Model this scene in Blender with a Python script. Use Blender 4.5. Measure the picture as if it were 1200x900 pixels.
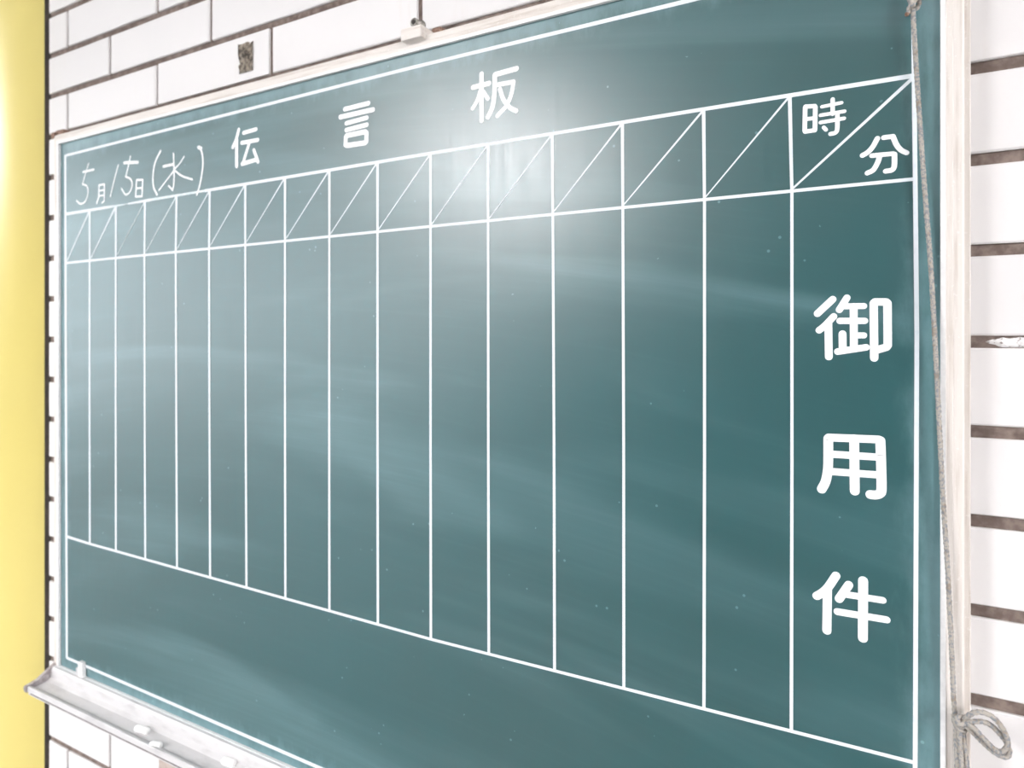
import bpy, bmesh, math, random
from mathutils import Vector, Matrix, noise

random.seed(7)
SC = bpy.context.scene
for o in list(bpy.data.objects):
    bpy.data.objects.remove(o)

# ------------------------------------------------------------------ camera
F = 800.0                 # focal length in pixels of the 1200 x 900 frame
VX = 1408.5               # wall vanishing point, pixels left of the frame centre
HY = 395.9                # horizon row
S = math.hypot(F, VX)
D = 0.605                 # camera to board face, metres
ZC = 1.45                 # camera height
YAW = math.atan2(F, VX)
cam = bpy.data.cameras.new('camera')
cam.sensor_width = 36.0
cam.lens = F / 1200 * 36.0
cam.shift_y = (HY - 450.0) / 1200.0
cam.clip_start = 0.01
cam.dof.use_dof = True
cam.dof.focus_distance = 0.60
cam.dof.aperture_fstop = 6.3
co = bpy.data.objects.new('camera', cam)
SC.collection.objects.link(co)
co.location = (0, -D, ZC)
co.rotation_euler = (math.pi / 2, 0, YAW)
SC.camera = co

# ------------------------------------------------------------------ light and exposure
w = bpy.data.worlds.new('world')
SC.world = w
w.use_nodes = True
bg = w.node_tree.nodes['Background']
bg.inputs[0].default_value = (0.90, 0.95, 1.0, 1)
bg.inputs[1].default_value = 3.4
LAMP_POWER = 87.0
SC.view_settings.view_transform = 'Standard'
SC.view_settings.look = 'None'
SC.view_settings.gamma = 1.0
SC.view_settings.use_curve_mapping = False
SC.view_settings.exposure = 0.24

# ------------------------------------------------------------------ helpers
def P(px, py, y=0.0):
    """pixel -> point on the plane at world y (parallel to the wall)"""
    xr = px - 600.0
    dx, dy, dz = (VX * xr - F * F), F * (xr + VX), (HY - py) * S
    s = (D + y) / dy
    return Vector((dx * s, y, ZC + dz * s))

def PZ(px, py, z):
    """pixel -> point on the horizontal plane at height z relative to the camera"""
    xr = px - 600.0
    dx, dy, dz = (VX * xr - F * F), F * (xr + VX), (HY - py) * S
    s = z / dz
    return Vector((dx * s, -D + dy * s, ZC + z))

def vscale(px, y=0.0):
    return F * (px + VX - 600.0) / ((D + y) * S)

def link(o, parent=None):
    SC.collection.objects.link(o)
    if parent:
        o.parent = parent
    return o

def empty(name, loc, label, cat, group=None):
    o = bpy.data.objects.new(name, None)
    o.location = loc
    o.empty_display_size = 0.05
    tag(o, label, cat, group)
    return link(o)

def tag(o, label=None, cat=None, group=None, kind=None):
    if label: o['label'] = label
    if cat: o['category'] = cat
    if group: o['group'] = group
    if kind: o['kind'] = kind
    return o

def origin_of(parent):
    v = Vector((0, 0, 0))
    while parent:
        v = v + Vector(parent.location)
        parent = parent.parent
    return v

def build(name, verts, faces, m, parent=None, smooth=False, loc=None):
    """one mesh object from world-space vertices"""
    me = bpy.data.meshes.new(name)
    off = origin_of(parent)
    base = Vector(loc) if loc is not None else off
    me.from_pydata([tuple(Vector(v) - base) for v in verts], [], faces)
    bm = bmesh.new(); bm.from_mesh(me)
    bmesh.ops.recalc_face_normals(bm, faces=bm.faces)
    bm.to_mesh(me); bm.free()
    if smooth:
        for p in me.polygons: p.use_smooth = True
    me.materials.append(m)
    o = bpy.data.objects.new(name, me)
    o.location = base - off
    return link(o, parent)

def bm_obj(name, bm, m, parent=None, smooth=False):
    """one mesh object from a bmesh in world space"""
    off = origin_of(parent)
    bmesh.ops.translate(bm, vec=-off, verts=bm.verts)
    bmesh.ops.recalc_face_normals(bm, faces=bm.faces)
    me = bpy.data.meshes.new(name)
    bm.to_mesh(me); bm.free()
    if smooth:
        for p in me.polygons: p.use_smooth = True
    me.materials.append(m)
    return link(bpy.data.objects.new(name, me), parent)

def bm_box(lo, hi, bevel=0.0, seg=2):
    bm = bmesh.new()
    r = bmesh.ops.create_cube(bm, size=1.0)
    lo, hi = Vector(lo), Vector(hi)
    for v in bm.verts:
        v.co = Vector([(lo[i] + hi[i]) / 2 + v.co[i] * (hi[i] - lo[i]) for i in range(3)])
    if bevel:
        bmesh.ops.bevel(bm, geom=bm.edges[:], offset=bevel, segments=seg, affect='EDGES', profile=0.5)
    return bm

def box(name, lo, hi, m, parent=None, bevel=0.0, seg=2):
    return bm_obj(name, bm_box(lo, hi, bevel, seg), m, parent)

def lathe(name, prof, m, parent, centre, axis=(0, 0, 1), n=32):
    """prof: (radius, height) list, revolved about axis through centre"""
    q = Vector((0, 0, 1)).rotation_difference(Vector(axis))
    vs, fs = [], []
    for r, h in prof:
        for i in range(n):
            a = 2 * math.pi * i / n
            vs.append(Vector(centre) + q @ Vector((r * math.cos(a), r * math.sin(a), h)))
    for j in range(len(prof) - 1):
        for i in range(n):
            fs.append((j * n + i, j * n + (i + 1) % n, (j + 1) * n + (i + 1) % n, (j + 1) * n + i))
    fs.append(tuple(range(n))); fs.append(tuple(range((len(prof) - 1) * n, len(prof) * n)))
    return build(name, vs, fs, m, parent, smooth=True)

def smooth_path(pts, step):
    """Catmull-Rom through pts, resampled about every step metres"""
    pts = [Vector(p) for p in pts]
    ext = [pts[0] * 2 - pts[1]] + pts + [pts[-1] * 2 - pts[-2]]
    out = []
    for i in range(1, len(ext) - 2):
        a, b, c, d = ext[i - 1:i + 3]
        n = max(2, int((c - b).length / step))
        for k in range(n):
            t = k / n
            out.append(0.5 * ((2 * b) + (c - a) * t + (2 * a - 5 * b + 4 * c - d) * t * t + (3 * b - a - 3 * c + d) * t ** 3))
    out.append(pts[-1])
    return out

def rope_tube(path, rad, lobes=3, depth=0.16, pitch=0.011, n=12):
    """twisted cord surface along a path"""
    vs, fs = [], []
    up = Vector((0.3, 1, 0.2)).normalized()
    run = 0.0
    for i, p in enumerate(path):
        t = (path[min(i + 1, len(path) - 1)] - path[max(i - 1, 0)]).normalized()
        if i: run += (p - path[i - 1]).length
        u = (up - t * up.dot(t)).normalized(); up = u
        v = t.cross(u)
        for k in range(n):
            a = 2 * math.pi * k / n
            r = rad * (1 + depth * math.cos(lobes * (a - 2 * math.pi * run / pitch)) )
            vs.append(p + (u * math.cos(a) + v * math.sin(a)) * r)
    m = len(path)
    for i in range(m - 1):
        for k in range(n):
            fs.append((i * n + k, i * n + (k + 1) % n, (i + 1) * n + (k + 1) % n, (i + 1) * n + k))
    fs.append(tuple(range(n))); fs.append(tuple(range((m - 1) * n, m * n)))
    return vs, fs

# ------------------------------------------------------------------ materials
class NT:
    def __init__(self, name):
        self.m = bpy.data.materials.new(name); self.m.use_nodes = True
        self.t = self.m.node_tree; self.b = self.t.nodes['Principled BSDF']
    def n(self, typ, **kw):
        nd = self.t.nodes.new(typ)
        for k, v in kw.items():
            if k.startswith('i_'): nd.inputs[int(k[2:]) if k[2:].isdigit() else k[2:].replace('_', ' ')].default_value = v
            else: setattr(nd, k, v)
        return nd
    def l(self, a, b): self.t.links.new(a, b)
    def math(self, op, a, b=None, c=None, clamp=False):
        nd = self.n('ShaderNodeMath', operation=op, use_clamp=clamp)
        for i, x in enumerate((a, b, c)):
            if x is None: continue
            if isinstance(x, (int, float)): nd.inputs[i].default_value = x
            else: self.l(x, nd.inputs[i])
        return nd.outputs[0]
    def mix(self, fac, a, b):
        nd = self.n('ShaderNodeMix', data_type='RGBA')
        for s, x in ((nd.inputs[0], fac), (nd.inputs[6], a), (nd.inputs[7], b)):
            if isinstance(x, (int, float)): s.default_value = x
            elif isinstance(x, tuple): s.default_value = (*x, 1)
            else: self.l(x, s)
        return nd.outputs[2]
    def noise(self, vec, scale, detail=4.0, rough=0.55, dist=0.0):
        nd = self.n('ShaderNodeTexNoise')
        nd.inputs['Scale'].default_value = scale; nd.inputs['Detail'].default_value = detail
        nd.inputs['Roughness'].default_value = rough; nd.inputs['Distortion'].default_value = dist
        self.l(vec, nd.inputs['Vector']); return nd.outputs['Fac']
    def ramp(self, fac, lo, hi):
        nd = self.n('ShaderNodeMapRange', clamp=True, interpolation_type='SMOOTHSTEP')
        nd.inputs[1].default_value = lo; nd.inputs[2].default_value = hi
        self.l(fac, nd.inputs[0]); return nd.outputs[0]
    def mapping(self, vec, scale=(1, 1, 1), rot=(0, 0, 0), loc=(0, 0, 0)):
        nd = self.n('ShaderNodeMapping')
        nd.inputs['Scale'].default_value = scale; nd.inputs['Rotation'].default_value = rot; nd.inputs['Location'].default_value = loc
        self.l(vec, nd.inputs['Vector']); return nd.outputs[0]
    def obj(self): return self.n('ShaderNodeTexCoord').outputs['Object']
    def pos(self): return self.n('ShaderNodeNewGeometry').outputs['Position']
    def bump(self, h, strength, dist=0.001):
        nd = self.n('ShaderNodeBump'); nd.inputs['Strength'].default_value = strength; nd.inputs['Distance'].default_value = dist
        self.l(h, nd.inputs['Height']); self.l(nd.outputs[0], self.b.inputs['Normal'])
    def set(self, rough=None, metal=None, spec=None, ior=None):
        if rough is not None: self.b.inputs['Roughness'].default_value = rough
        if metal is not None: self.b.inputs['Metallic'].default_value = metal
        if spec is not None: self.b.inputs['Specular IOR Level'].default_value = spec
        if ior is not None: self.b.inputs['IOR'].default_value = ior
    def col(self, c):
        if isinstance(c, tuple): self.b.inputs['Base Color'].default_value = (*c, 1)
        else: self.l(c, self.b.inputs['Base Color'])

def speckled(name, a, b, scale, rough=0.6, lo=0.4, hi=0.65, bump=0.0, metal=0.0, spec=0.5, stretch=(1, 1, 1)):
    k = NT(name); v = k.mapping(k.pos(), stretch)
    f = k.noise(v, scale)
    k.col(k.mix(k.ramp(f, lo, hi), a, b)); k.set(rough, metal, spec)
    if bump: k.bump(f, bump)
    return k.m

M = {}
# glazed wall tile: off-white with a tint that differs a little from tile to tile
k = NT('tile_glaze')
oi = k.n('ShaderNodeObjectInfo').outputs['Random']
v = k.pos()
base = k.mix(oi, (0.72, 0.71, 0.712), (0.76, 0.75, 0.752))
sp = k.ramp(k.noise(v, 900, 2), 0.70, 0.78)
base = k.mix(k.math('MULTIPLY', sp, 0.25), base, (0.55, 0.48, 0.44))
stain = k.ramp(k.noise(k.mapping(v, (14, 14, 3)), 3.0, 5), 0.60, 0.8)
k.col(k.mix(k.math('MULTIPLY', stain, 0.16), base, (0.62, 0.52, 0.45)))
k.set(0.28, spec=0.45)
k.bump(k.noise(v, 60, 3), 0.05, 0.002)
M['tile'] = k.m
M['mortar'] = speckled('mortar', (0.118, 0.088, 0.075), (0.225, 0.178, 0.155), 120, 0.95, 0.35, 0.7, 0.6)
M['gap'] = speckled('dark_sealant', (0.012, 0.008, 0.007), (0.03, 0.02, 0.017), 60, 0.9, bump=0.3)
M['hole'] = speckled('exposed_mortar', (0.05, 0.042, 0.034), (0.30, 0.26, 0.21), 130, 0.95, 0.36, 0.66, 0.9)
M['filler'] = speckled('white_filler', (0.86, 0.86, 0.86), (0.30, 0.26, 0.24), 330, 0.9, 0.56, 0.66, 0.8)
# frame: cream painted aluminium with brown grime along its length
def frame_mat(name, stretch):
    k = NT(name); v = k.pos()
    g = k.ramp(k.noise(k.mapping(v, stretch), 6, 6, 0.65), 0.46, 0.72)
    c = k.mix(k.math('MULTIPLY', g, 0.55), (0.70, 0.66, 0.62), (0.40, 0.33, 0.27))
    f = k.ramp(k.noise(v, 300, 3), 0.62, 0.7)
    k.col(k.mix(k.math('MULTIPLY', f, 0.3), c, (0.9, 0.89, 0.88))); k.set(0.42)
    return k.m
M['frame_h'] = frame_mat('frame_paint_along', (1.5, 30, 30))
M['frame_v'] = frame_mat('frame_paint_upright', (30, 30, 1.5))
M['lip'] = speckled('frame_lip', (0.74, 0.74, 0.74), (0.80, 0.80, 0.80), 200, 0.35)
M['tray'] = speckled('tray_chalky_metal', (0.60, 0.59, 0.595), (0.50, 0.49, 0.495), 40, 0.5, 0.45, 0.75, stretch=(0.6, 2, 2))
M['cap'] = speckled('tray_end_plastic', (0.24, 0.21, 0.215), (0.42, 0.39, 0.395), 90, 0.4)
M['dark_line'] = speckled('tray_seam', (0.16, 0.14, 0.14), (0.25, 0.23, 0.23), 90, 0.6)
M['chalk'] = speckled('chalk', (0.90, 0.90, 0.89), (0.82, 0.82, 0.81), 500, 0.95, bump=0.2)
M['rule'] = speckled('white_rule_paint', (0.72, 0.77, 0.81), (0.62, 0.69, 0.74), 160, 0.5, 0.5, 0.8)
M['paint'] = speckled('white_board_paint', (0.90, 0.91, 0.93), (0.82, 0.85, 0.88), 160, 0.5, 0.5, 0.8)
# chalk handwriting and half-wiped ruling: white broken by the board showing through
k = NT('chalk_stroke'); v = k.pos()
f = k.ramp(k.noise(v, 700, 3, 0.6), 0.30, 0.52)
k.col(k.mix(f, (0.45, 0.55, 0.56), (0.92, 0.93, 0.94))); k.set(0.9); M['stroke'] = k.m
M['faint'] = speckled('wiped_ruling', (0.50, 0.60, 0.62), (0.76, 0.82, 0.84), 300, 0.7, 0.35, 0.6)
M['rust'] = speckled('rusty_steel', (0.16, 0.08, 0.05), (0.32, 0.22, 0.17), 400, 0.7, bump=0.3)
M['bracket'] = speckled('tray_bracket_paint', (0.50, 0.42, 0.38), (0.40, 0.32, 0.28), 60, 0.5)
M['steel'] = speckled('dull_steel', (0.20, 0.19, 0.17), (0.42, 0.40, 0.37), 300, 0.4, metal=0.7)
M['black'] = speckled('bolt_socket', (0.02, 0.018, 0.016), (0.04, 0.035, 0.03), 100, 0.7)
# cord: grey-beige braid flecked with slate blue
k = NT('braided_cord'); v = k.pos()
n1 = k.ramp(k.noise(v, 520, 2, 0.5), 0.50, 0.58)
n2 = k.ramp(k.noise(v, 120, 3, 0.6), 0.52, 0.66)
c = k.mix(n2, (0.38, 0.35, 0.31), (0.25, 0.21, 0.17))
k.col(k.mix(k.math('MULTIPLY', n1, 0.7), c, (0.16, 0.19, 0.23))); k.set(0.85)
k.bump(k.noise(v, 900, 2), 0.5, 0.0005); M['cord'] = k.m
# yellow enamel column
k = NT('yellow_enamel'); v = k.pos()
f = k.ramp(k.noise(k.mapping(v, (3, 3, 1)), 5, 5), 0.4, 0.75)
k.col(k.mix(k.math('MULTIPLY', f, 0.25), (0.70, 0.60, 0.19), (0.67, 0.58, 0.21)))
k.set(0.30, spec=0.9); M['yellow'] = k.m
M['floor'] = speckled('floor_terrazzo', (0.20, 0.195, 0.19), (0.27, 0.265, 0.26), 60, 0.4)
M['hall'] = speckled('hall_wall_render', (0.09, 0.085, 0.08), (0.12, 0.115, 0.11), 12, 0.8)
M['ceiling'] = speckled('ceiling_board', (0.80, 0.80, 0.79), (0.85, 0.85, 0.84), 30, 0.9)
M['housing'] = speckled('lamp_housing', (0.80, 0.80, 0.80), (0.85, 0.85, 0.85), 20, 0.4)
k = NT('lamp_diffuser')
k.col((0.9, 0.9, 0.9)); k.b.inputs['Emission Color'].default_value = (1.0, 0.965, 0.975, 1)
k.b.inputs['Emission Strength'].default_value = LAMP_POWER; M['lamp'] = k.m

# green chalkboard: teal enamel, sweeping wiped chalk, dust and scratches
BX0, BX1 = P(71, 400).x, P(1104, 400).x
BZ0, BZ1 = ZC - 0.535, ZC + 0.317
k = NT('green_chalkboard'); v = k.pos()
sep = k.n('ShaderNodeSeparateXYZ'); k.l(v, sep.inputs[0])
x, z = sep.outputs[0], sep.outputs[2]
# wiping arcs: stretched noise bent by a low parabola so that the streaks bow like arm sweeps
bend = k.math('MULTIPLY', k.math('POWER', k.math('ADD', x, 0.75), 2.0), 0.16)
zz = k.math('ADD', z, bend)
cmb = k.n('ShaderNodeCombineXYZ'); k.l(k.math('ADD', k.math('MULTIPLY', x, 1.1), 5.3), cmb.inputs[0]); k.l(k.math('MULTIPLY', zz, 7.0), cmb.inputs[2])
broad = k.ramp(k.noise(cmb.outputs[0], 1.25, 3, 0.5, 0.6), 0.46, 0.74)
cmb2 = k.n('ShaderNodeCombineXYZ'); k.l(k.math('MULTIPLY', x, 1.6), cmb2.inputs[0]); k.l(k.math('MULTIPLY', zz, 60.0), cmb2.inputs[2])
fine = k.noise(cmb2.outputs[0], 2.2, 5, 0.65)
cloud = k.ramp(k.noise(v, 3.2, 4, 0.6, 0.4), 0.35, 0.75)
dust = k.math('MULTIPLY', k.math('MULTIPLY', broad, 0.13), k.math('ADD', k.math('MULTIPLY', fine, 0.9), 0.45))
dust = k.math('ADD', dust, k.math('MULTIPLY', cloud, 0.008))
dust = k.math('ADD', dust, k.math('MULTIPLY', k.ramp(fine, 0.5, 0.75), 0.012))
# dust caught against the frame, flicked up in streaks
ex = k.math('MINIMUM', k.math('SUBTRACT', x, BX0), k.math('SUBTRACT', BX1, x))
ez = k.math('MINIMUM', k.math('SUBTRACT', z, BZ0), k.math('SUBTRACT', BZ1, z))
edge = k.math('MINIMUM', ex, ez)
en = k.noise(k.mapping(v, (24, 24, 9)), 2.0, 5, 0.65)
edg = k.ramp(k.math('SUBTRACT', k.math('MULTIPLY', en, 0.055), edge), -0.004, 0.030)
dust = k.math('ADD', dust, k.math('MULTIPLY', edg, 0.24))
# tiny chalk flecks
vor = k.n('ShaderNodeTexVoronoi'); vor.inputs['Scale'].default_value = 70; k.l(v, vor.inputs['Vector'])
fleck = k.math('MULTIPLY', k.math('LESS_THAN', vor.outputs['Distance'], 0.09), k.math('GREATER_THAN', k.noise(v, 22, 2), 0.58))
dust = k.math('ADD', dust, k.math('MULTIPLY', fleck, 0.22), clamp=True)
green = k.mix(k.ramp(k.noise(v, 2.0, 3), 0.35, 0.7), (0.0005, 0.067, 0.073), (0.001, 0.055, 0.058))
k.col(k.mix(dust, green, (0.37, 0.61, 0.67)))
ro = k.math('ADD', k.math('MULTIPLY', k.noise(k.mapping(v, (60, 60, 4)), 3, 4), 0.10), 0.295)
k.l(ro, k.b.inputs['Roughness']); k.set(spec=1.0, ior=1.55)
k.bump(k.noise(v, 1400, 2), 0.05, 0.0003)
M['board'] = k.m

# ------------------------------------------------------------------ structure
YW = 0.025                 # tile face
YM = 0.0285                 # mortar face
WX0, WX1, GAPX = P(57.3, 400, YW).x, 3.2, -1.675
H = 2.75
floor = tag(box('floor', (-16, -14, -0.1), (3.4, 0.4, 0), M['floor']), kind='structure')
ceiling = tag(box('ceiling', (-5, -8.2, H), (3.4, 0.4, H + 0.1), M['ceiling']), kind='structure')
wall = tag(box('wall_back', (WX0, YM, 0), (WX1, 0.25, H), M['mortar']), kind='structure')
tag(box('wall_front', (-5.0, -8.2, 0), (3.4, -8.0, H), M['hall']), kind='structure')
tag(box('wall_right', (3.2, -8.0, 0), (3.4, 0.25, H), M['ceiling']), kind='structure')
wall2 = tag(box('wall_left', (-5.0, YM, 0), (GAPX, 0.25, H), M['mortar']), kind='structure')
trim = tag(box('trim_1', (GAPX, 0.045, 0), (WX0, 0.25, H), M['gap']), kind='structure')
box('sealant_strip', (WX0 - 0.05, 0.031, 0), (WX0, 0.05, H), M['gap'], wall)

PX, JX, JZ = 0.2466, 0.0068, 0.0096
def zrow(i): return ZC - 0.0029 + i * (0.0699 if i >= 0 else 0.0688)
def tile_mesh(name, wd, ht, seed):
    """hand-pressed tile: bevelled block with slightly uneven edges, origin at its lower left back"""
    r = random.Random(seed)
    nx = max(2, int(wd / 0.05))
    pts = [(wd * i / nx, 0) for i in range(nx)] + [(wd, 0), (wd, ht * 0.5), (wd, ht)] + [(wd - wd * i / nx, ht) for i in range(1, nx)] + [(0, ht), (0, ht * 0.5)]
    j = lambda: r.uniform(-0.0004, 0.0004)
    outer = [(a + j(), b + j()) for a, b in pts]
    bv = 0.0012
    inner = [(min(max(a, bv), wd - bv), min(max(b, bv), ht - bv)) for a, b in outer]
    n = len(pts)
    vs = [(a, 0, b) for a, b in outer] + [(a, -(YM - YW) + bv, b) for a, b in outer] + [(a, -(YM - YW) + j() * 0.4, b) for a, b in inner]
    fs = []
    for q in range(2):
        for i in range(n): fs.append((q * n + i, q * n + (i + 1) % n, (q + 1) * n + (i + 1) % n, (q + 1) * n + i))
    fs.append(tuple(range(2 * n, 3 * n)))
    me = bpy.data.meshes.new(name); me.from_pydata(vs, [], fs)
    bm = bmesh.new(); bm.from_mesh(me); bmesh.ops.recalc_face_normals(bm, faces=bm.faces)
    bm.to_mesh(me); bm.free()
    me.materials.append(M['tile'])
    return me
cache = {}
def tile_of(wd, ht):
    key = (round(wd, 4), round(ht, 4), random.randrange(4))
    if key not in cache: cache[key] = tile_mesh('tile', key[0], key[1], hash(key))
    return cache[key]

stuff_v, stuff_f = {0: [], 1: []}, {0: [], 1: []}
def stuff_box(w_, x0, x1, z0, z1):
    b = len(stuff_v[w_])
    stuff_v[w_] += [(a, y, c) for y in (YM, YW) for a, c in ((x0, z0), (x1, z0), (x1, z1), (x0, z1))]
    stuff_f[w_].extend(tuple(b + q for q in f) for f in ((4, 5, 6, 7), (0, 1, 5, 4), (1, 2, 6, 5), (2, 3, 7, 6), (3, 0, 4, 7)))
HOLE = (P(281.5, 66, YW).x, P(295.8, 66, YW).x, P(290, 82.5, YW).z, P(290, 51.5, YW).z)
rows = range(-21, 19)
for r in rows:
    z0, z1 = max(zrow(r) + JZ / 2, 0.001), min(zrow(r + 1) - JZ / 2, H - 0.001)
    if z1 - z0 < 0.01: continue
    shift = 0.0 if r % 2 else -PX / 2
    for c in range(-20, 16):
        x0 = -0.7267 + shift + c * PX + JX / 2; x1 = x0 + PX - JX
        for w_, (a, b) in enumerate(((WX0, WX1), (-5.0, GAPX))):
            xa, xb = max(x0, a), min(x1, b)
            if xb - xa < 0.004: continue
            # nothing shows behind the board
            if xa > BX0 - 0.005 and xb < BX1 + 0.005 and z0 > BZ0 and z1 < BZ1: continue
            near = w_ == 0 and xb < 0.62 and ZC - 0.80 < z0 < ZC + 0.66
            if not near:
                stuff_box(w_, xa, xb, z0, z1); continue
            if xa < HOLE[0] and xb > HOLE[1] and z0 < HOLE[2] and z1 > HOLE[3]:
                # the tile with a rectangular piece broken out of its face
                X = (xa, HOLE[0], HOLE[1], xb); Z = (z0, HOLE[2], HOLE[3], z1)
                g = [(X[i], YW, Z[j]) for j in range(4) for i in range(4)]
                jt = lambda q: q + random.uniform(-0.001, 0.001)
                for q in (5, 6, 9, 10): g[q] = (jt(g[q][0]), YW, jt(g[q][2]))
                vs = g + [(p_[0], YM, p_[2]) for p_ in g]
                fs = [(j * 4 + i, j * 4 + i + 1, j * 4 + i + 5, j * 4 + i + 4) for j in range(3) for i in range(3) if (i, j) != (1, 1)]
                ring = (5, 6, 10, 9); ring2 = (0, 3, 15, 12)
                for rg in (ring, ring2):
                    for i in range(4): fs.append((rg[i], rg[(i + 1) % 4], rg[(i + 1) % 4] + 16, rg[i] + 16))
                tb = build('tile', vs, fs, M['tile'], wall, loc=(xa, YM, z0))
                tb['label'] = 'tile with a small rectangle chipped out'
                hv = [(HOLE[0] + (HOLE[1] - HOLE[0]) * i / 8, YM - 0.0045 + random.uniform(-0.0015, 0.0015), HOLE[2] + (HOLE[3] - HOLE[2]) * j / 9) for j in range(10) for i in range(9)]
                hv = [(a_ + (0.002 if i % 9 == 8 else -0.002 if i % 9 == 0 else 0), b_, c_ + (0.002 if i >= 81 else -0.002 if i < 9 else 0)) for i, (a_, b_, c_) in enumerate(hv)]
                hf = [(j * 9 + i, j * 9 + i + 1, j * 9 + i + 10, j * 9 + i + 9) for j in range(9) for i in range(8)]
                hb = build('exposed_mortar', hv, hf, M['hole'], tb)
                continue
            o = bpy.data.objects.new('tile', tile_of(xb - xa, z1 - z0))
            o.location = (xa, YM, z0)
            link(o, wall)
tag(build('tiles', stuff_v[0], stuff_f[0], M['tile'], wall), kind='stuff')
tag(build('tiles', stuff_v[1], stuff_f[1], M['tile'], wall2), kind='stuff')

# white filler smeared into one joint beside the board
fx0, fx1, fz = P(1153, 402, YM).x, P(1225, 402, YM).x, zrow(0)
vs, fs, nx, nz = [], [], 40, 8
for i in range(nx + 1):
    t = i / nx
    xx = fx0 + (fx1 - fx0) * t
    env = min(1.0, (t * 3.2) ** 0.7) * min(1.0, ((1 - t) * 5) ** 0.7)
    up = JZ * 0.5 * env * (0.72 + 0.3 * noise.noise((xx * 160, 0, 3))); dn = JZ * 0.5 * env
    for j in range(nz + 1):
        s_ = j / nz
        zv = fz - dn + (up + dn) * s_
        bulge = math.sin(math.pi * s_) * env
        vs.append((xx, YM + 0.0006 - 0.0045 * bulge * (0.8 + 0.7 * noise.noise((xx * 230, zv * 300, 1))), zv))
for i in range(nx):
    for j in range(nz):
        a = i * (nz + 1) + j; fs.append((a, a + 1, a + nz + 2, a + nz + 1))
build('joint_filler', vs, fs, M['filler'], wall, smooth=True)

# ------------------------------------------------------------------ ceiling lamps
def ceiling_lamp(cx, cy, label):
    t = empty('ceiling_lamp', (cx, cy, H), label, 'lamp')
    box('housing', (cx - 0.32, cy - 0.64, H - 0.05), (cx + 0.32, cy + 0.64, H - 0.001), M['housing'], t, 0.006)
    box('diffuser', (cx - 0.30, cy - 0.62, H - 0.075), (cx + 0.30, cy + 0.62, H - 0.049), M['lamp'], t, 0.008)
    for s_ in (-1, 1):
        box('end_plate', (cx - 0.31, cy + s_ * 0.63 - 0.012, H - 0.08), (cx + 0.31, cy + s_ * 0.63 + 0.012, H - 0.04), M['housing'], t, 0.003)
ceiling_lamp(-2.35, -3.5, 'white ceiling lamp with a long flat diffuser opposite the chalkboard')
ceiling_lamp(2.75, -2.7, 'white ceiling lamp with a long flat diffuser added near the end wall to brighten the right-hand tiles')  # added out-of-view lamp, brightens the tiles right of the board

# ------------------------------------------------------------------ yellow column
CR = 0.25               # engaged in the wall: the tiles butt against it with a dark sealant joint
cj = P(51, 400, 0.03)
cc = Vector((cj.x - CR * 0.70, 0.03 + CR * 0.714, 0))
col = empty('column', (cc.x, cc.y, 0), 'round glossy yellow column set into the tiled wall beside the chalkboard', 'column')
lathe('shaft', [(CR, 0.0), (CR, 0.6), (CR, 1.4), (CR, 2.0), (CR, H - 0.002)], M['yellow'], col, cc, n=96)
lathe('base_ring', [(CR + 0.004, 0.001), (CR + 0.004, 0.07), (CR + 0.002, 0.075), (CR - 0.01, 0.075)], M['steel'], col, cc, n=96)

# ------------------------------------------------------------------ chalkboard
board = empty('chalkboard', ((BX0 + BX1) / 2, 0.0, BZ0 - 0.03), 'large green message chalkboard with white ruled columns and Japanese lettering on the tiled wall', 'chalkboard')
box('panel', (BX0 - 0.003, 0.0, BZ0 - 0.003), (BX1 + 0.003, 0.006, BZ1 + 0.003), M['board'], board)
prof = [(0.0, 0.024), (0.0, -0.0070), (0.0006, -0.0080), (0.0022, -0.0080), (0.0028, -0.0072), (0.0065, -0.0074), (0.0069, -0.0070), (0.0073, -0.0074),
        (0.0124, -0.0074), (0.0138, -0.0060), (0.0138, 0.0110), (0.0142, 0.0116), (0.0182, 0.0116), (0.0188, 0.0122), (0.0188, 0.0249)]
prof = [(u, y * 0.5 if y < 0 else y) for u, y in prof]
corners = [(BX0, BZ0, -1, -1), (BX1, BZ0, 1, -1), (BX1, BZ1, 1, 1), (BX0, BZ1, -1, 1)]
for i in range(4):
    vs, n = [], len(prof)
    for c in (corners[i], corners[(i + 1) % 4]):
        vs += [(c[0] + c[2] * u, y, c[1] + c[3] * u) for u, y in prof]
    fs = [(q, (q + 1) % n, n + (q + 1) % n, n + q) for q in range(n)] + [tuple(range(n)), tuple(range(n, 2 * n))]
    rail = build('frame_rail', vs, fs, M['frame_h' if i % 2 == 0 else 'frame_v'], board)
    # white inner lip of the rail
    lp = [(-0.0012, -0.0002), (-0.0012, -0.0042), (0.0021, -0.0046), (0.0021, -0.0038)]
    vs = []
    for c in (corners[i], corners[(i + 1) % 4]):
        vs += [(c[0] + c[2] * u, y, c[1] + c[3] * u) for u, y in lp]
    fs = [(q, (q + 1) % 4, 4 + (q + 1) % 4, 4 + q) for q in range(4)] + [(0, 1, 2, 3), (4, 5, 6, 7)]
    build('inner_lip', vs, fs, M['lip'], rail)

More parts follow.
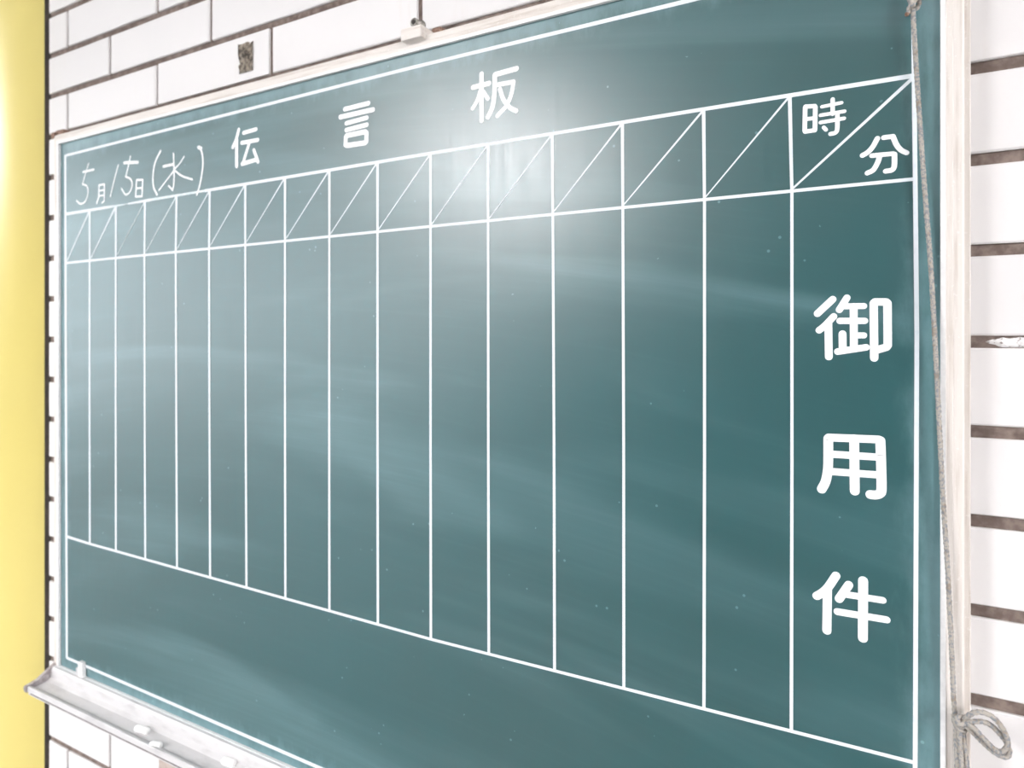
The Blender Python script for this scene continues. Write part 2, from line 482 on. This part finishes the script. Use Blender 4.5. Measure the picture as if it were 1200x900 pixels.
# ---- ruling and lettering: thin paint strokes on the board face
LIFT = [0]
def stroke_geo(pts, widths, vs, fs, y0=-0.0002):
    """round-ended stroke through board points (x, z); widths in metres per point"""
    for i in range(len(pts)):
        LIFT[0] += 1
        y = y0 - (LIFT[0] % 60) * 2e-6
        x_, z_ = pts[i]; r = widths[i] / 2
        b = len(vs); n = 18
        vs.extend((x_ + r * math.cos(2 * math.pi * q / n), y, z_ + r * math.sin(2 * math.pi * q / n)) for q in range(n))
        fs.append(tuple(range(b, b + n)))
        if i + 1 < len(pts):
            x2, z2 = pts[i + 1]; r2 = widths[i + 1] / 2
            dx, dz = x2 - x_, z2 - z_; L = math.hypot(dx, dz)
            if L < 1e-7: continue
            nx_, nz_ = -dz / L, dx / L
            b = len(vs); y -= 1e-6
            vs.extend([(x_ + nx_ * r, y, z_ + nz_ * r), (x_ - nx_ * r, y, z_ - nz_ * r), (x2 - nx_ * r2, y, z2 - nz_ * r2), (x2 + nx_ * r2, y, z2 + nz_ * r2)])
            fs.append((b, b + 1, b + 2, b + 3))

def flat_obj(name, vs, fs, m, parent=board):
    o = build(name, vs, fs, m, parent)
    me = o.data
    bm = bmesh.new(); bm.from_mesh(me)
    for f in bm.faces:
        f.normal_update()
        if f.normal.y > 0: f.normal_flip()
    bm.to_mesh(me); bm.free()
    return o

def bxz(px, py):
    p = P(px, py); return (p.x, p.z)

def line(a, b, wa, wb=None, m='rule', name='ruled_line', taper=None):
    """straight painted rule with square ends between two pixels"""
    wb = wb or wa
    (x1, z1), (x2, z2) = bxz(*a), bxz(*b)
    dx, dz = x2 - x1, z2 - z1; L = math.hypot(dx, dz); nx_, nz_ = -dz / L, dx / L
    LIFT[0] += 1; y = -0.0002 - (LIFT[0] % 60) * 2e-6
    vs = [(x1 + nx_ * wa / 2, y, z1 + nz_ * wa / 2), (x1 - nx_ * wa / 2, y, z1 - nz_ * wa / 2), (x2 - nx_ * wb / 2, y, z2 - nz_ * wb / 2), (x2 + nx_ * wb / 2, y, z2 + nz_ * wb / 2)]
    return flat_obj(name, vs, [(0, 1, 2, 3)], M[m])

TOP = [(78, 251), (105.3, 246.6), (136, 241.3), (170, 235.5), (207, 229.2), (246, 222.6), (287.6, 215.4), (334.2, 207.4), (386.2, 198.6), (442.6, 189.2), (504.7, 179.6), (572.2, 168.4), (647.3, 156.4), (729.5, 143.3), (824.6, 128), (925.5, 112), (1071.7, 88.6)]
MID = [(77.3, 308.2), (105.2, 305.2), (135.8, 301.6), (169.4, 298), (206.2, 294), (245.2, 290), (287.6, 285.8), (334.2, 281.6), (386.2, 276.2), (442.6, 271), (504.7, 265.2), (572.2, 258.2), (648, 250.0), (730, 242), (825.6, 233.2), (928, 223), (1073, 209.7)]
LOW = [(78, 629), (105.4, 637.4), (136, 646.8), (170.4, 656.4), (207.6, 667.2), (246.4, 678.2), (289, 690), (334.6, 703), (386.2, 717), (443, 732.3), (505.1, 749), (573, 766.6), (650, 786.8), (731.2, 807.8), (825, 831.3), (927.4, 857), (1072.8, 893.7)]
# frame lines of the table
line((77, 182.3), (480, 80.0), 0.0040); line((480, 80.0), (809, 0.4), 0.0040)
bR = (P(1072, 400).x, 0.2995 + ZC)
line((809, 0.4), (1070, -63.5), 0.0040)
line((76.6, 181.5), (77.5, 490), 0.0058); line((77.5, 490), (78.4, 771.5), 0.0058)
line((1069.5, -64), (1074.5, 395), 0.0031); line((1074.5, 395), (1072, 1010), 0.0031)
line((78, 770.6), (372, 898.6), 0.0045)
zb = P(372, 898.6)
b2 = Vector((P(1073.5, 900).x, 0, zb.z))
pr = P(1072.2, 1000)
flat_obj('ruled_line', [(pr.x - 0.00155, -0.00023, pr.z + 0.01), (pr.x + 0.00155, -0.00023, pr.z + 0.01), (pr.x + 0.00155, -0.00023, b2.z - 0.0022), (pr.x - 0.00155, -0.00023, b2.z - 0.0022)], [(0, 1, 2, 3)], M['rule'])
vs = [(zb.x, -0.00021, zb.z + 0.0022), (zb.x, -0.00021, zb.z - 0.0022), (b2.x, -0.00021, b2.z - 0.0022), (b2.x, -0.00021, b2.z + 0.0022)]
flat_obj('ruled_line', vs, [(0, 1, 2, 3)], M['rule'])
# heading rule, half wiped away under the date
line((78, 250.8), (127, 242.8), 0.0046, 0.0040)
line((127, 242.8), (150, 238.9), 0.0040, 0.0006, 'faint')
line((150, 238.9), (176, 234.3), 0.0024, 0.0044)
line((176, 234.3), (240, 223.6), 0.0040, 0.0030, 'faint')
line((240, 223.6), (504.7, 179.8), 0.0040, 0.0037); line((504.7, 179.8), (824.6, 128), 0.0037, 0.0034); line((824.6, 128), (1073, 88.4), 0.0034, 0.0036)
# rule under the time row
line((78, 308.2), (504.7, 265.3), 0.0034, 0.0030); line((504.7, 265.3), (1074, 209.6), 0.0030, 0.0027)
# rule at the foot of the columns
line((78, 628.6), (106, 637.4), 0.0042, 0.0036); line((106, 637.4), (505.1, 749), 0.0036, 0.0030); line((505.1, 749), (1073, 893.8), 0.0030, 0.0028)
for i in range(1, 16):
    wl = 0.0044 - 0.0019 * i / 15
    line(TOP[i], MID[i], wl * 1.2, wl)
    md = ((MID[i][0] + LOW[i][0]) / 2 + (0.4 if i > 11 else -0.2), (MID[i][1] + LOW[i][1]) / 2)
    line(MID[i], md, wl); line(md, LOW[i], wl, wl * 1.08)
for i in range(0, 16):
    wd = 0.0024 if i < 2 else 0.0012 if i == 2 else 0.0015 if i < 6 else 0.0015 if i < 14 else 0.0013
    if i == 15: wd = 0.0020
    a = (MID[i][0] + 1.5, MID[i][1] - 2.5); b = (TOP[i + 1][0] - 1.0, TOP[i + 1][1] + 2)
    line(a, b, wd * 0.8, wd * 1.3, 'faint' if i in (2, 3) else 'rule', 'diagonal_rule')

def glyph(name, strokes, x0, y0, k, label=None, m='paint', step=None, curve=()):
    """strokes: (width, points) in zoomed pixels; converted to board metres"""
    vs, fs = [], []
    for si, (wd, pts) in enumerate(strokes):
        pp = [Vector((x0 + a / k, y0 + b / k, 0)) for a, b in pts]
        if len(pp) > 2 and si in curve: pp = smooth_path(pp, 0.9)
        q = [bxz(p.x, p.y) for p in pp]
        ws = [wd / k / vscale(p.x) for p in pp]
        stroke_geo(q, ws, vs, fs)
    o = flat_obj(name, vs, fs, M[m])
    if label: o['label'] = label
    return o

glyph('painted_character', [(48, [(455, 185), (348, 285)]), (46, [(462, 305), (400, 370), (360, 402)]), (50, [(424, 350), (428, 588)]),
    (46, [(555, 174), (502, 258)]), (42, [(530, 234), (674, 232)]), (44, [(505, 336), (680, 336)]), (50, [(602, 236), (604, 532)]),
    (42, [(604, 438), (674, 438)]), (50, [(524, 428), (526, 545)]), (46, [(490, 552), (690, 522)]),
    (52, [(747, 597), (743, 212), (752, 203), (830, 203), (840, 212), (842, 508), (832, 521), (760, 542)])], 900, 320, 6, 'white character 御', curve=(1,))
glyph('painted_character', [(62, [(424, 205), (424, 350), (420, 430), (405, 505), (378, 558)]), (54, [(426, 196), (780, 210)]),
    (62, [(790, 218), (796, 400), (798, 560), (785, 590), (755, 600), (720, 597)]), (62, [(606, 205), (610, 572)]),
    (50, [(430, 312), (790, 335)]), (50, [(430, 434), (790, 460)])], 900, 480, 6, 'white character 用', curve=(0, 2))
glyph('painted_character', [(56, [(478, 207), (425, 285), (385, 325), (343, 350)]), (58, [(418, 305), (414, 592)]), (56, [(568, 272), (500, 370)]),
    (46, [(555, 340), (807, 380)]), (48, [(488, 460), (834, 517)]), (62, [(669, 243), (667, 646)])], 900, 640, 6, 'white character 件', curve=(0,))
glyph('painted_character', [(30, [(264, 270), (328, 266), (333, 275), (330, 436), (262, 446), (258, 438), (262, 275)]), (27, [(262, 359), (333, 350)]),
    (24, [(380, 271), (517, 243)]), (28, [(455, 219), (455, 322)]), (25, [(370, 331), (538, 303)]), (26, [(370, 382), (535, 353)]),
    (29, [(488, 320), (488, 400), (484, 440), (468, 456), (440, 462)]), (26, [(392, 416), (408, 433)])], 900, 80, 6, 'white character 時', curve=(6,))
glyph('painted_character', [(34, [(769, 494), (735, 555), (700, 592), (665, 613)]), (33, [(814, 488), (878, 480)]), (34, [(878, 480), (905, 540), (935, 575), (974, 595)]),
    (32, [(730, 615), (880, 601)]), (34, [(889, 605), (888, 685), (872, 715), (828, 724)]), (34, [(786, 616), (770, 665), (740, 715), (699, 737)])], 900, 80, 6, 'white character 分', curve=(0, 2, 4, 5))
glyph('painted_character', [(19, [(160, 608), (148, 655), (132, 690)]), (21, [(150, 655), (150, 778)]), (19, [(183, 623), (241, 606)]), (19, [(174, 670), (249, 656)]),
    (18, [(210, 668), (180, 764)]), (20, [(176, 768), (238, 750)]), (19, [(231, 704), (250, 758)])], 240, 0, 4, 'white character 伝')
glyph('painted_character', [(22, [(657, 512), (768, 484)]), (23, [(636, 549), (789, 514)]), (21, [(664, 578), (760, 552)]), (22, [(664, 610), (760, 585)]),
    (24, [(662, 642), (666, 636), (752, 618), (759, 624), (758, 664), (752, 670), (668, 682), (660, 678), (662, 642)])], 240, 0, 4, 'white character 言')
glyph('painted_character', [(25, [(338, 348), (338, 565)]), (24, [(298, 410), (373, 391)]), (21, [(332, 425), (318, 470), (296, 508)]), (20, [(346, 430), (368, 463)]),
    (25, [(402, 350), (502, 322)]), (25, [(400, 352), (398, 440), (388, 505), (368, 548)]), (22, [(412, 398), (488, 384)]),
    (22, [(488, 384), (478, 440), (455, 495), (412, 543)]), (22, [(424, 418), (440, 465), (468, 502), (500, 520)])], 480, 0, 4, 'white character 板', curve=(2, 5, 7, 8))
KD = 6.667
glyph('painted_character', [(14, [(241, 447), (284, 440)]), (14, [(284, 440), (282, 572), (264, 585)]), (15, [(242, 447), (240, 540), (224, 588)]), (12, [(244, 490), (284, 484)]), (12, [(243, 531), (283, 525)])], 80, 150, KD, 'small white character 月')
glyph('painted_character', [(15, [(535, 406), (583, 404), (577, 534), (527, 537), (535, 406)]), (13, [(531, 472), (580, 468)])], 80, 150, KD, 'small white character 日')
def hand(name, label, strokes, curve=()):
    glyph(name, strokes, 80, 150, KD, label, 'stroke', curve=curve)
hand('chalk_numeral', 'handwritten chalk 5', [(17, [(117, 344), (200, 325)]), (12, [(160, 278), (135, 360), (113, 440)]), (14, [(113, 440), (148, 455), (155, 510), (132, 575), (95, 592), (66, 568)])], (1, 2))
hand('chalk_numeral', 'handwritten chalk 1', [(13, [(392, 290), (365, 390), (330, 535)])], (0,))
hand('chalk_numeral', 'handwritten chalk 5', [(24, [(438, 272), (545, 268)]), (14, [(487, 222), (470, 300), (450, 380)]), (16, [(450, 380), (488, 400), (501, 445), (482, 500), (448, 520), (418, 474)])], (1, 2))
hand('chalk_bracket', 'handwritten opening bracket', [(19, [(722, 180), (680, 270), (664, 370), (668, 460), (694, 520)])], (0,))
hand('chalk_character', 'handwritten chalk 水', [(17, [(823, 200), (828, 330), (826, 430), (817, 486)]), (15, [(817, 486), (786, 452)]),
    (23, [(746, 301), (818, 285)]), (14, [(822, 338), (768, 410), (710, 486)]), (14, [(906, 224), (870, 280), (826, 326)]), (16, [(826, 326), (890, 375), (970, 402)])], (0, 3, 4, 5))
hand('chalk_bracket', 'handwritten closing bracket', [(19, [(1014, 150), (1043, 185), (1053, 290), (1032, 430), (1006, 520)]), (30, [(1020, 152), (1040, 160)])], (0,))

# ---- chalk tray under the board, with worn end cap
TX0, TX1 = -1.198, BX1 + 0.012
tz = lambda q: ZC + q
tp = [(0.0, -0.5345), (-0.0085, -0.5345), (-0.0105, -0.5385), (-0.0125, -0.5500), (-0.0180, -0.5540), (-0.0345, -0.5562), (-0.0395, -0.5545), (-0.0408, -0.5515), (-0.0445, -0.5510),
      (-0.0455, -0.5520), (-0.0455, -0.5590), (-0.0440, -0.5600), (-0.0440, -0.5640), (-0.0200, -0.5640), (0.0, -0.5600)]
n = len(tp)
vs = [(TX0, y, tz(q)) for y, q in tp] + [(TX1, y, tz(q)) for y, q in tp]
fs = [(q, (q + 1) % n, n + (q + 1) % n, n + q) for q in range(n)] + [tuple(range(n)), tuple(range(n, 2 * n))]
tray = build('chalk_tray', vs, fs, M['tray'], board)
tray['label'] = 'white dusty chalk tray along the bottom edge'
for e, sgn in ((TX0, -1), (TX1, 1)):
    cp = [(0.010, -0.5300), (-0.004, -0.5310), (-0.030, -0.5465), (-0.0475, -0.5505), (-0.0485, -0.5540), (-0.0470, -0.5600), (0.010, -0.5680)]
    n = len(cp)
    vs = [(e, y, tz(q)) for y, q in cp] + [(e + sgn * 0.006, y, tz(q)) for y, q in cp]
    fs = [(q, (q + 1) % n, n + (q + 1) % n, n + q) for q in range(n)] + [tuple(range(n)), tuple(range(n, 2 * n))]
    cpo = build('end_cap', vs, fs, M['cap'], tray)
    cpo['label'] = 'grey plastic end cap'
sv = []
box('lip_seam', (TX0 + 0.01, -0.0462, tz(-0.5602)), (TX1 - 0.01, -0.0438, tz(-0.5592)), M['dark_line'], tray)
# small white clip standing at the corner of the tray
c0 = P(95, 789, -0.003)
bm = bm_box((c0.x - 0.001, -0.0075, c0.z - 0.004), (c0.x + 0.011, -0.0005, c0.z + 0.019), 0.0014)
for v_ in bm.verts:
    if v_.co.z > c0.z + 0.013: v_.co.x -= 0.003; v_.co.y += 0.001
clip = bm_obj('corner_clip', bm, M['lip'], tray)
box('clip_tab', (c0.x - 0.010, -0.006, c0.z - 0.004), (c0.x - 0.001, -0.0005, c0.z + 0.008), M['tray'], clip, 0.0012)
# steel bracket that carries the tray on the wall
b0 = P(188, 893, 0.018)
for bx_ in (b0.x, -0.12):
    br = box('tray_bracket', (bx_, -0.030, tz(-0.5700)), (bx_ + 0.05, YW - 0.0005, tz(-0.5641)), M['bracket'], tray, 0.001)
    box('wall_plate', (bx_, YW - 0.010, tz(-0.715)), (bx_ + 0.05, YW - 0.0005, tz(-0.5700)), M['bracket'], br, 0.001)

# ---- mounting clips that hold the top rail to the wall
c1 = P(483.5, 43, -0.009)
zt = BZ1
cl = bm_obj('mounting_clip', bm_box((c1.x - 0.014, -0.0125, zt + 0.009), (c1.x + 0.014, YW - 0.0005, zt + 0.0225), 0.0012), M['frame_h'], board)
lathe('bolt', [(0.0001, -0.010), (0.0035, -0.010), (0.0050, -0.0095), (0.0050, 0.0), (0.0070, 0.0005), (0.0070, 0.003), (0.0001, 0.003)], M['steel'], cl, (c1.x - 0.001, 0.004, zt + 0.030), (0, 1, 0), 20)
lathe('bolt_socket', [(0.0001, -0.0006), (0.0026, -0.0006), (0.0026, 0.002), (0.0001, 0.002)], M['black'], cl, (c1.x - 0.001, 0.004 - 0.010, zt + 0.030), (0, 1, 0), 14)
box('clip_tail', (c1.x + 0.011, 0.010, zt + 0.018), (c1.x + 0.024, YW - 0.0005, zt + 0.027), M['rust'], cl, 0.002)
c2 = P(73, 152, 0.0)
cl2 = box('mounting_clip', (BX0 - 0.017, 0.0, zt + 0.004), (BX0 + 0.006, YW - 0.0005, zt + 0.0235), M['rust'], board, 0.0015)
box('clip_hook', (BX0 - 0.0195, -0.0050, zt + 0.011), (BX0 - 0.010, 0.004, zt + 0.0195), M['rust'], cl2, 0.0012)

# ------------------------------------------------------------------ chalk pieces in the tray
def chalk(px, py, zrel, length, rad, ang, label):
    p = PZ(px, py, zrel + rad)
    prof_ = [(0.0002, -length / 2), (rad * 0.72, -length / 2), (rad * 0.97, -length / 2 + rad * 0.22), (rad, -length / 2 + rad * 0.5), (rad, 0), (rad * 0.98, length / 2 - rad * 0.7), (rad * 0.75, length / 2 - rad * 0.25), (rad * 0.35, length / 2), (0.0002, length / 2)]
    q = Vector((0, 0, 1)).rotation_difference(Vector((math.cos(ang), math.sin(ang), 0)))
    n_ = 20; vs_, fs_ = [], []
    for r_, h_ in prof_:
        for i_ in range(n_):
            a_ = 2 * math.pi * i_ / n_
            jt_ = 1 + 0.06 * noise.noise((px + 3 * math.cos(a_), 3 * math.sin(a_), h_ * 300))
            vs_.append(p + q @ Vector((r_ * jt_ * math.cos(a_), r_ * jt_ * math.sin(a_), h_)))
    for j_ in range(len(prof_) - 1):
        for i_ in range(n_): fs_.append((j_ * n_ + i_, j_ * n_ + (i_ + 1) % n_, (j_ + 1) * n_ + (i_ + 1) % n_, (j_ + 1) * n_ + i_))
    fs_ += [tuple(range(n_)), tuple(range((len(prof_) - 1) * n_, len(prof_) * n_))]
    o = build('chalk_stick', vs_, fs_, M['chalk'], None, True, loc=p - Vector((0, 0, rad)))
    return tag(o, label, 'chalk', 'chalk stubs in the tray')
chalk(166, 855, -0.5555, 0.024, 0.0050, math.pi + 0.15, 'short white chalk stub lying mid-tray, closest to the corner clip')
chalk(182.5, 873, -0.5575, 0.018, 0.0048, math.pi + 0.3, 'short white chalk stub resting against the front lip of the tray')
chalk(268, 893, -0.5555, 0.022, 0.0052, math.pi + 0.1, 'white chalk stub lying farthest along the tray from the corner clip')
chalk(104, 839, -0.5568, 0.005, 0.0016, math.pi, 'tiny white chalk crumb at the tray lip near the yellow column')

# ------------------------------------------------------------------ cord
cordY = -0.0100
cord = empty('cord', P(1120, 845, cordY), 'grey braided cord hanging down the right side of the chalkboard, looped into a knot', 'cord')
RAD = 0.00165
# nail in the top rail that carries the cord
nailp = Vector((P(1066, -60, cordY).x, -0.008, BZ1 + 0.006))
lathe('nail', [(0.0001, -0.016), (0.0032, -0.016), (0.0032, -0.0145), (0.0014, -0.014), (0.0014, 0.004), (0.0001, 0.004)], M['steel'], board, nailp, (0, 1, 0), 16)
pth = [nailp + Vector((0.001, -0.006, -0.002)), P(1067, -40, cordY), P(1068.5, 5, cordY), P(1070, 18, cordY), P(1075, 100, cordY + 0.003), P(1083.8, 225, cordY + 0.001), P(1090.5, 310, cordY), P(1096.3, 410, cordY), P(1102.5, 533, cordY), P(1105.3, 587, cordY), P(1110.5, 667, cordY), P(1114.7, 750, cordY), P(1117.5, 815, cordY), P(1119, 840, cordY)]
vs, fs = rope_tube(smooth_path(pth, 0.0016), RAD); build('cord_strand', vs, fs, M['cord'], cord, True)
# upper knot
kn = [P(1064, 15, cordY - 0.002), P(1066, 8, cordY - 0.004), P(1071, 2, cordY - 0.005), P(1076, -2, cordY - 0.003), P(1077, 5, cordY + 0.002), P(1073, 11, cordY + 0.003), P(1067, 10, cordY), P(1068, 3, cordY - 0.005), P(1073, -4, cordY - 0.003), P(1071, -12, cordY), P(1066, -8, cordY + 0.001), P(1066, 0, cordY - 0.003), P(1071, 8, cordY - 0.0055)]
vs, fs = rope_tube(smooth_path(kn, 0.0012), RAD * 0.95); build('knot', vs, fs, M['cord'], cord, True)
# burnt end of the upper knot
e0 = P(1063.3, 16, cordY - 0.002)
lathe('singed_end', [(0.0003, -0.0022), (0.0014, -0.0014), (0.0017, 0.0), (0.0013, 0.0016), (0.0003, 0.0022)], M['rust'], cord, e0, (0.6, 0, 1), 12)
# lower knot: wraps round the strands
ky = cordY - 0.002
kn = [P(1118, 838, ky), P(1119, 848, ky - 0.004), P(1124, 854, ky - 0.005), P(1130, 856, ky - 0.003), P(1133, 850, ky), P(1129, 843, ky + 0.002), P(1122, 840, ky), P(1119, 845, ky - 0.004), P(1123, 850, ky - 0.0065), P(1130, 852, ky - 0.005), P(1132, 846, ky - 0.002), P(1127, 840, ky - 0.003), P(1121, 842, ky - 0.006), P(1122, 848, ky - 0.008), P(1128, 849, ky - 0.0085), P(1131, 844, ky - 0.005)]
vs, fs = rope_tube(smooth_path(kn, 0.0012), RAD); build('knot', vs, fs, M['cord'], cord, True)
la = [(1129, 845, -2), (1132, 841, -5), (1138, 836.5, -7), (1146, 834.5, -8), (1157, 836.5, -8), (1167, 843.5, -7), (1175, 854, -5), (1180, 865, -3), (1180.5, 873, -1), (1177, 879, 0), (1172, 881, 0), (1165, 878, -2), (1157, 870, -5), (1149, 861.5, -7), (1141, 853, -8), (1133, 848, -6), (1128, 846, -4)]
lb = [(1129, 848, -3), (1134, 846.5, -5), (1140, 846, -5), (1148, 845.5, -4), (1157, 847.5, -3), (1165, 853, -2), (1172, 860.5, -1), (1178, 868, 1), (1182, 876, 2), (1183, 882, 2), (1180, 887, 2), (1174, 886.5, 1), (1166, 882, 0), (1157, 875, -1), (1148, 866.5, -3), (1140, 858, -5), (1133, 852, -6), (1127, 849, -4)]
for L_ in (la, lb):
    vs, fs = rope_tube(smooth_path([P(a, b, cordY - 0.003 + c * 0.001) for a, b, c in L_], 0.0014), RAD * 1.04)
    build('loop', vs, fs, M['cord'], cord, True)
for pts_, ln_ in (([(1121, 850), (1120.6, 868), (1121.5, 890), (1122.5, 930), (1122, 985)], 0), ([(1124.5, 852), (1125, 870), (1126.6, 892), (1128, 940), (1127, 1010)], -1.5), ([(1128, 853), (1130, 872), (1132.5, 892), (1135, 935), (1135, 975)], 0)):
    vs, fs = rope_tube(smooth_path([P(a, b, cordY + ln_ * 0.001) for a, b in pts_], 0.0016), RAD * 1.05)
    build('tail', vs, fs, M['cord'], cord, True)
